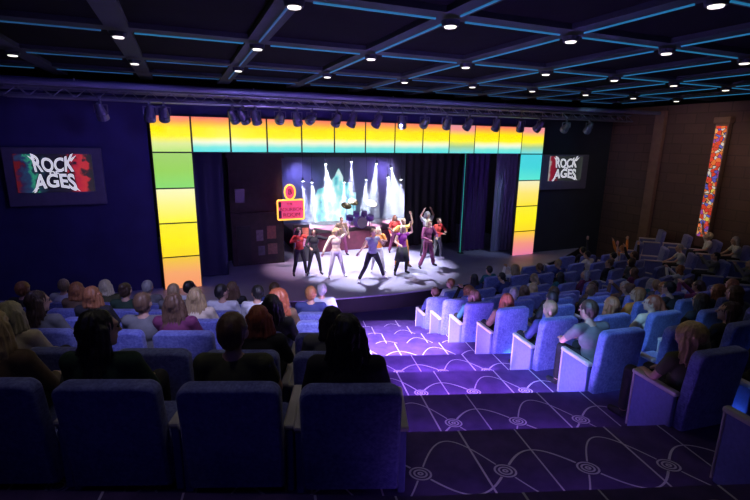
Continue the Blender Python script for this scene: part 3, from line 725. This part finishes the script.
def sit(key, pose, hair, hc, top, sk=0, sc=None, dx=0.0, dy=0.0, rot=0, bot='black'):
    TAKEN.add(key); sc = sc or {1: 1.24, 2: 1.15}.get(key[1], 1.15) if key[0] == 'L' else 1.08; x, y, z, a, so = SEATS[key]; z -= {1: .11, 2: .06}.get(key[1], .03) if key[0] == 'L' else .02
    f = V((-math.sin(R(a)), math.cos(R(a)))); rr = V((math.cos(R(a)), math.sin(R(a))))
    r = empty('person', (x + rr.x * dx + f.x * dy, y + rr.y * dx + f.y * dy, z), R(a + rot)); r.scale = (sc,) * 3
    if key[0] == 'B': where = '%s side tier, %s seat' % (('lower', 'upper')[key[1]], ORD[key[2] + 1])
    else: where = '%s seat, %s row, %s' % (ORD[key[2] + 1], ORD[key[1]], SIDE[key[0]])
    tag(r, 'person, %s, %s top, %s, %s' % (HN[hair] % hc, top, {'rest': 'sitting', 'turnR': 'head turned', 'turnL': 'glancing aside', 'lean': 'leaning', 'clap': 'clapping', 'fist': 'arm raised', 'arms': 'arms raised'}[pose], where), 'person', 'seated audience')
    ms = SM[pose]
    if (top in ('white', 'grey', 'olive')) and pose in SHORT: ms = (ms[0], SHORT[pose], ms[2], ms[3])
    dress(r, SEATED[pose], ms, sk, hair, hc, top, bot, sc=sc)

for a in [
 (('L',1,0),'rest','long','black','black',0,dict(dx=-.04)), (('L',1,1),'rest','short','brown','olive',0,dict(dx=-.03)),
 (('L',1,2),'turnR','long','black','dark green',0,dict(dx=-.17)), (('L',1,3),'rest','long','blonde','brown',0,dict(dx=-.12)),
 (('L',2,4),'rest','bob','pale blonde','cream',2,dict(dx=.2)), (('L',3,3),'rest','short','brown','grey',0,dict(dx=.27)),
 (('L',2,1),'rest','bob','auburn','black',0,dict(dx=.12)), (('L',2,0),'turnL','bob','black','grey',1,dict(dx=-.02)),
 (('L',3,2),'rest','long','brown','plum',0,dict(dx=-.2)), (('L',3,1),'rest','long','black','black',0,dict(dx=.18)),
 (('L',3,4),'turnR','long','dark brown','grey',0,dict(dx=-.2)), 
 (('L',4,1),'rest','big','auburn','brown',0,dict(dx=.2)), (('L',4,2),'rest','long','blonde','cream',0,dict(dx=-.2)),
 (('L',4,4),'rest','bob','ginger','black',0,dict(dx=-.05)), (('L',4,6),'rest','short','dark brown','black',0,{}),
 (('L',5,0),'rest','short','ginger','navy',0,dict(dx=-.15)), (('L',5,1),'turnL','short','black','white',0,dict(dx=-.25)),
 (('L',5,2),'turnR','short','black','white',0,{}), (('L',5,3),'rest','short','sandy','grey',0,{}),
 (('L',5,4),'rest','bun','dark brown','dark green',0,{}), (('L',5,5),'rest','bob','ginger','brown',0,{}), (('L',5,6),'rest','short','ginger','black',0,dict(dx=-.1)),
 (('L',6,0),'rest','short','grey','pale blue',0,dict(dx=.1)), (('L',6,1),'rest','short','dark brown','navy',0,{}), (('L',6,2),'rest','long','brown','black',0,{}),
 (('L',6,3),'turnR','short','black','white',0,{}), (('L',6,4),'rest','short','grey','grey',0,{}), (('L',6,5),'rest','bob','pale blonde','olive',0,{}), (('L',6,6),'turnL','short','sandy','white',0,{}),
 (('R',2,0),'rest','big','blonde','olive',0,dict(dx=-.12,dy=-.0)), (('R',2,1),'turnL','short','black','black',1,{}),
 (('R',3,0),'lean','short','dark brown','grey',0,dict(dx=-.08,dy=.05)), (('R',3,2),'turnL','bob','dark brown','black',0,{}), (('R',3,3),'rest','short','black','black',0,{}),
 (('R',4,0),'rest','short','sandy','navy',0,{}), (('R',4,1),'rest','long','ginger','white',0,dict(dx=.18)), (('R',4,2),'turnL','tail','auburn','cream',0,{}),
 (('R',4,3),'rest','bob','dark brown','black',0,{}), (('R',4,4),'lean','long','brown','grey',0,{}),
 (('R',5,0),'rest','long','auburn','brown',0,{}), (('R',5,1),'rest','short','black','black',1,{}), (('R',5,3),'turnL','bob','ginger','orange',0,{}), (('R',5,5),'rest','long','ginger','black',0,{}),
 (('R',5,4),'lean','short','black','black',0,{}), (('R',6,0),'rest','bob','brown','teal',0,{}), (('R',6,2),'rest','short','dark brown','black',0,{}),
 (('R',6,4),'rest','bun','brown','black',0,{}), (('R',6,6),'clap','tail','dark brown','plum',0,{}), (('R',6,7),'rest','long','ginger','grey',0,{}),
 (('R',11,3),'lean','short','black','cream',0,{}), (('R',12,1),'fist','short','black','black',1,{}), (('R',11,5),'arms','short','dark brown','black',0,{}), (('R',12,3),'arms','tail','ginger','orange',0,{}),
 (('B',0,3),'lean','short','grey','white',2,{}), (('B',1,3),'fist','short','pale blonde','white',2,{}), (('B',1,2),'lean','bob','grey','white',2,{}), (('B',0,2),'clap','short','black','grey',0,{}), (('B',0,1),'clap','short','grey','grey',2,{}), (('B',1,1),'arms','short','pale blonde','white',2,{}),
]:
    sit(a[0], a[1], a[2], a[3], a[4], a[5], **a[6])
prnd = random.Random(11)
for key in list(SEATS):
    if key in TAKEN or key[0] != 'R' or key[1] < 6: continue
    if prnd.random() < .62:
        pose = prnd.choice(['rest', 'rest', 'rest', 'turnL', 'turnR', 'clap', 'lean'] if key[1] < 11 else ['clap', 'fist', 'lean', 'rest', 'arms'])
        sit(key, pose, prnd.choice(['short', 'short', 'bob', 'long', 'long', 'tail', 'big', 'bun']), prnd.choice(['black', 'dark brown', 'brown', 'brown', 'sandy', 'blonde', 'ginger', 'grey']), prnd.choice(['black', 'navy', 'grey', 'white', 'teal', 'brown', 'plum']), prnd.choice([0, 0, 2, 1]))


# performers -----------------------------------------------------------
def stand(**k):
    d = dict(pel=(0, 0, .93), ch=(0, 0, 1.27), nk=(0, .0, 1.46), hd=(0, .03, 1.60), shL=(-.19, 0, 1.40), shR=(.19, 0, 1.40), elL=(-.27, .02, 1.12), elR=(.27, .02, 1.12), wrL=(-.28, .16, .92), wrR=(.28, .16, .92),
             hpL=(-.09, 0, .91), hpR=(.09, 0, .91), knL=(-.17, .05, .50), knR=(.17, .05, .50), anL=(-.24, 0, .10), anR=(.24, 0, .10), toL=(-.28, .14, .035), toR=(.28, .14, .035))
    d.update(k); return pose_of(d)
WIDE = dict(pel=(0, 0, .86), ch=(0, .02, 1.19), nk=(0, .02, 1.38), hd=(0, .05, 1.52), shL=(-.19, 0, 1.32), shR=(.19, 0, 1.32), hpL=(-.1, 0, .84), hpR=(.1, 0, .84), knL=(-.26, .06, .47), knR=(.28, .06, .47), anL=(-.42, 0, .10), anR=(.46, 0, .10), toL=(-.48, .12, .035), toR=(.54, .12, .035), elL=(-.36, .08, 1.12), wrL=(-.30, .25, 1.25), elR=(.36, .05, 1.10), wrR=(.55, .15, .98))
PERF = [ # s, t, facing offset, pose, hair, hair colour, top, bottom, shoes, skin, label
 (-2.95, .15, 10, stand(elL=(-.38, .08, 1.28), wrL=(-.55, .2, 1.38), elR=(.36, .1, 1.25), wrR=(.22, .32, 1.33)), 'big', 'black', 'red', 'black', 'black', 0, 'performer in a red jacket and dark trousers closest to the neon sign', 1.0),
 (-2.45, .0, -5, stand(elL=(-.40, .05, 1.34), wrL=(-.62, .15, 1.36), elR=(.30, .05, 1.15), wrR=(.2, .28, 1.08)), 'short', 'black', 'black', 'black', 'black', 0, 'performer dressed all in black beside the one in a red jacket', .98),
 (-1.82, -.6, 0, stand(elL=(.0, 0, 0) and (-.36, .02, 1.52), wrL=(-.24, .06, 1.74), elR=(.36, .05, 1.16), wrR=(.50, .16, .95), knL=(-.18, .05, .50), anL=(-.30, 0, .10), toL=(-.34, .14, .035), yaw=-10), 'big', 'blonde', 'cream', 'white', 'white', 2, 'performer with big blonde hair, cream jacket and white trousers, one hand up', 1.03),
 (-.75, -1.37, 8, pose_of(WIDE), 'short', 'sandy', 'pale blue', 'black', 'white', 2, 'performer in pale blue denim vest and black trousers in a wide stance', 1.12),
 (-.15, -.45, -10, stand(elL=(-.3, .1, 1.2), wrL=(-.1, .3, 1.3), elR=(.38, .05, 1.2), wrR=(.52, .2, 1.1)), 'long', 'pale blonde', 'orange', 'white', 'white', 0, 'performer in a coral top partly hidden behind the one in denim', .98),
 (.60, -.95, 5, stand(elL=(-.38, .0, 1.45), wrL=(-.30, .05, 1.72), elR=(.35, .08, 1.18), wrR=(.30, .3, 1.12), knL=(-.15, .06, .5), anL=(-.18, 0, .1), toL=(-.22, .14, .035), anR=(.30, .05, .1), toR=(.36, .18, .035)), 'long', 'pale blonde', 'purple', 'black', 'black', 2, 'performer with purple waistcoat and dark skirted trousers, arm raised', 1.05),
 (1.0, -.15, 0, stand(elL=(-.34, .02, 1.56), wrL=(-.26, .05, 1.82), elR=(.40, .05, 1.28), wrR=(.56, .15, 1.40)), 'short', 'sandy', 'yellow', 'orange', 'brown', 2, 'tall performer in yellow raising an arm behind the purple waistcoat', 1.12),
 (1.95, -.42, 12, stand(elL=(-.32, .1, 1.14), wrL=(-.16, .28, 1.10), elR=(.34, .08, 1.12), wrR=(.2, .3, 1.05), anL=(-.30, 0, .1), toL=(-.34, .14, .035), anR=(.36, .02, .1), toR=(.42, .15, .035)), 'long', 'pale blonde', 'plum', 'plum', 'black', 1, 'performer with long pale hair in a dark plum outfit', 1.08),
 (2.95, .55, 20, stand(elL=(-.34, .1, 1.2), wrL=(-.12, .3, 1.2), elR=(.3, .12, 1.15), wrR=(.1, .32, 1.12)), 'short', 'dark brown', 'red', 'grey', 'white', 0, 'performer in a bright red top and grey trousers with white shoes', 1.0),
 (2.75, 1.15, 10, stand(elL=(-.30, .02, 1.58), wrL=(-.16, .05, 1.80), elR=(.34, .02, 1.56), wrR=(.22, .05, 1.78)), 'big', 'grey', 'white', 'black', 'black', 0, 'performer in white with both arms up behind the red top', 1.1),
 (-.62, 2.4, 0, stand(elR=(.36, .02, 1.2), wrR=(.2, .25, 1.25)), 'short', 'dark brown', 'brown', 'plum', 'black', 1, 'dim band member in brown standing in front of the riser', .95),
 (1.75, 2.2, 0, stand(elL=(-.3, .1, 1.15), wrL=(-.05, .28, 1.12)), 'long', 'auburn', 'red', 'plum', 'black', 1, 'dim performer in dark red standing further back beside the riser', .95),
]
for (s, t, fa, P, hair, hc, top, bot, shoe, sk, label, sc) in PERF:
    r = empty('person', W(s, t, .5), A0 + R(180 + fa)); r.scale = (sc,) * 3; tag(r, label, 'person', 'performers on the stage')
    ms = (remeshed('body', body_prims(P), .011), remeshed('top', top_prims(P, 1.0 if top in ('red', 'plum', 'black', 'cream', 'brown') else .0 if top in ('purple', 'pale blue') else .35), .013), remeshed('trousers', leg_prims(P, flare=.02 if bot == 'plum' else 0), .013), [remeshed('shoe', shoe_prims(P, q), .012) for q in 'LR'])
    dress(r, P, ms, sk, hair, hc, top, bot, shoe)
    if top == 'purple':
        bm = BM(); q = P['pel']
        cyl(bm, (0, 0, .48), (0, 0, .98), .27, .17, 16, caps=False); bmesh.ops.solidify(bm, geom=bm.faces[:], thickness=.01)
        o = obj('coat_skirt', bm, r, cloth('black'), smooth=True)
# haze over the rear of the stage
m = bpy.data.materials.new('stage_haze'); m.use_nodes = True; nt = m.node_tree; nt.nodes.remove(nt.nodes['Principled BSDF'])
v = nt.nodes.new('ShaderNodeVolumeScatter'); v.inputs['Density'].default_value = .13; v.inputs['Anisotropy'].default_value = .2; v.inputs['Color'].default_value = (.9, .92, 1, 1)
nt.links.new(v.outputs[0], nt.nodes['Material Output'].inputs['Volume'])
bm = BM(); bx(bm, (.8, 5.32, 3.27), (8.6, 4.16, 3.8)); hz = sobj('stage_haze', bm, m); tag(hz, 'thin pale haze hanging over the rear of the stage', 'haze', kind='stuff')

# ------------------------------------------------------------------ lights
def spot(p, q, e, size, col, soft=.1, blend=.6, name='spot_light'):
    L = bpy.data.lights.new(name, 'SPOT'); L.energy = e; L.spot_size = R(size); L.spot_blend = blend; L.color = col; L.shadow_soft_size = soft
    o = bpy.data.objects.new(name, L); C.objects.link(o); o.location = p; o.rotation_euler = (V(q) - V(p)).to_track_quat('-Z', 'Y').to_euler(); return o
def area(p, q, e, sx, sy, col, name='area_light'):
    L = bpy.data.lights.new(name, 'AREA'); L.energy = e; L.shape = 'RECTANGLE'; L.size = sx; L.size_y = sy; L.color = col
    o = bpy.data.objects.new(name, L); C.objects.link(o); o.location = p; o.rotation_euler = (V(q) - V(p)).to_track_quat('-Z', 'Y').to_euler(); return o
# front light on the performers from the truss
spot(W(-3.5, -1.4, 5.7), W(-.7, 1.0, .5), 1900, 40, (1, .84, .94), .05, .2)
spot(W(3.8, -1.4, 5.7), W(.7, .8, .5), 1900, 42, (.80, .86, 1), .05, .2)
spot(W(0.2, -1.4, 5.8), W(-.1, .7, .5), 900, 62, (.95, .9, 1), .05, .2)
spot(W(0.4, 1.55, 5.3), W(.2, .7, .5), 3200, 68, (.80, .78, 1), .05, .25)  # this and the following stage spots: added back and fill light without fixtures
spot(W(-3.4, 1.6, 5.3), W(-2.2, 1.0, .5), 900, 50, (1, .6, .75), .1)
spot(W(3.9, 6.9, 4.2), W(1.6, 7.5, 1.8), 300, 110, (.42, .32, 1), .3)
spot(W(-1.5, 6.9, 4.2), W(-.8, 7.5, 1.8), 300, 110, (.34, .32, 1), .3)
spot(W(6.6, -1.8, 5.6), W(6.3, 1.0, 1.8), 220, 46, (.6, .75, 1), .2)
spot(W(-5.5, -3.0, 6.2), W(-4.6, -1.0, .5), 90, 85, (.3, .28, 1), .3)
spot(W(6.5, -3.6, 6.2), W(6.4, -.4, .5), 90, 85, (.34, .36, 1), .3)
spot(W(0, -4.2, 6.4), W(.4, -1.7, .5), 45, 80, (.35, .33, 1), .3)
# aisle
spot((-.6, 5.4, 6.6), (.6, 9.6, .8), 11000, 28, (.74, .60, 1), .12)
spot((1.0, 4.0, 6.6), (1.0, 7.2, 1.7), 1700, 24, (.52, .30, 1), .12)
spot((-1.5, 3.0, 6.6), (3.0, 6.6, 2.5), 1900, 25, (.22, .50, 1), .12)
spot((-1.5, 3.5, 6.6), (3.0, 10.2, 1.2), 850, 34, (.30, .40, 1), .15)
spot((.2, 3.0, 6.7), (-.9, 7.2, 2.5), 2600, 24, (.66, .62, 1), .12)
spot((-1.5, 3.0, 6.7), (-3.4, 7.2, 2.3), 800, 36, (.5, .48, 1), .2)
# dim fill spots added in place of house lights, no fixtures modelled
spot(W(-6, -5, 6.5), W(-9.8, 0, 2.0), 230, 90, (.26, .22, 1), .4)
spot(W(-5, -4.6, 5.2), W(-4, -1.0, 6.3), 80, 70, (.38, .42, 1), .4)
spot(W(1, -4.6, 5.2), W(2, -1.0, 6.3), 70, 75, (.38, .45, 1), .4)
spot(W(8.5, -6, 6.5), W(11.5, -3.2, 3.6), 120, 95, (1, .62, .45), .4)
spot(W(7, -3, 6.4), W(9, 0, 4), 45, 80, (.4, .8, .8), .4)
spot((-1.2, .3, 6.5), (-.6, 4, 2.5), 14, 70, (.16, .12, 1), .5)
spot((4.5, 8, 6.5), (6.5, 13.5, .6), 130, 75, (.42, .38, 1), .5)
spot((-5, 5, 6.5), (-5, 10, .8), 110, 85, (.32, .30, 1), .5)
# the warm downlights give a little neutral light
for s_, t_ in ((-5.25, -9.8), (-3.13, -9.8), (-3.13, -11.9), (-5.25, -11.9), (-7.37, -11.9), (-7.37, -9.8), (-1.01, -11.9), (-5.25, -6.95), (-3.13, -6.95), (-1.01, -9.8), (1.11, -9.8), (3.23, -6.95), (5.35, -6.95), (-7.37, -6.95), (7.47, -6.95)):
    spot(W(s_, t_, 6.72), W(s_, t_, 0), 14 if t_ < -11 else 12, 100, (1, .88, .72), .08, .8, 'downlight_light')
w = bpy.data.worlds.new('night'); bpy.context.scene.world = w; w.use_nodes = True
w.node_tree.nodes['Background'].inputs[0].default_value = (.05, .05, .2, 1); w.node_tree.nodes['Background'].inputs[1].default_value = .05

# ------------------------------------------------------------------ camera and view
cam = bpy.data.cameras.new('camera'); cam.sensor_width = 36; cam.lens = 458 / 750 * 36; cam.clip_end = 200; cam.clip_start = .05
co = bpy.data.objects.new('camera', cam); C.objects.link(co)
co.matrix_world = Matrix.Translation((0, 0, ZC)) @ Matrix.Rotation(R(90 - 13.4), 4, 'X') @ Matrix.Rotation(R(.9), 4, 'Z')
sc = bpy.context.scene; sc.camera = co
sc.view_settings.view_transform = 'Standard'; sc.view_settings.look = 'None'; sc.view_settings.gamma = 1; sc.view_settings.exposure = 0; sc.view_settings.use_curve_mapping = False
sc.cycles.use_denoising = True; sc.cycles.max_bounces = 4; sc.cycles.diffuse_bounces = 2; sc.cycles.volume_bounces = 0; sc.cycles.sample_clamp_indirect = 3
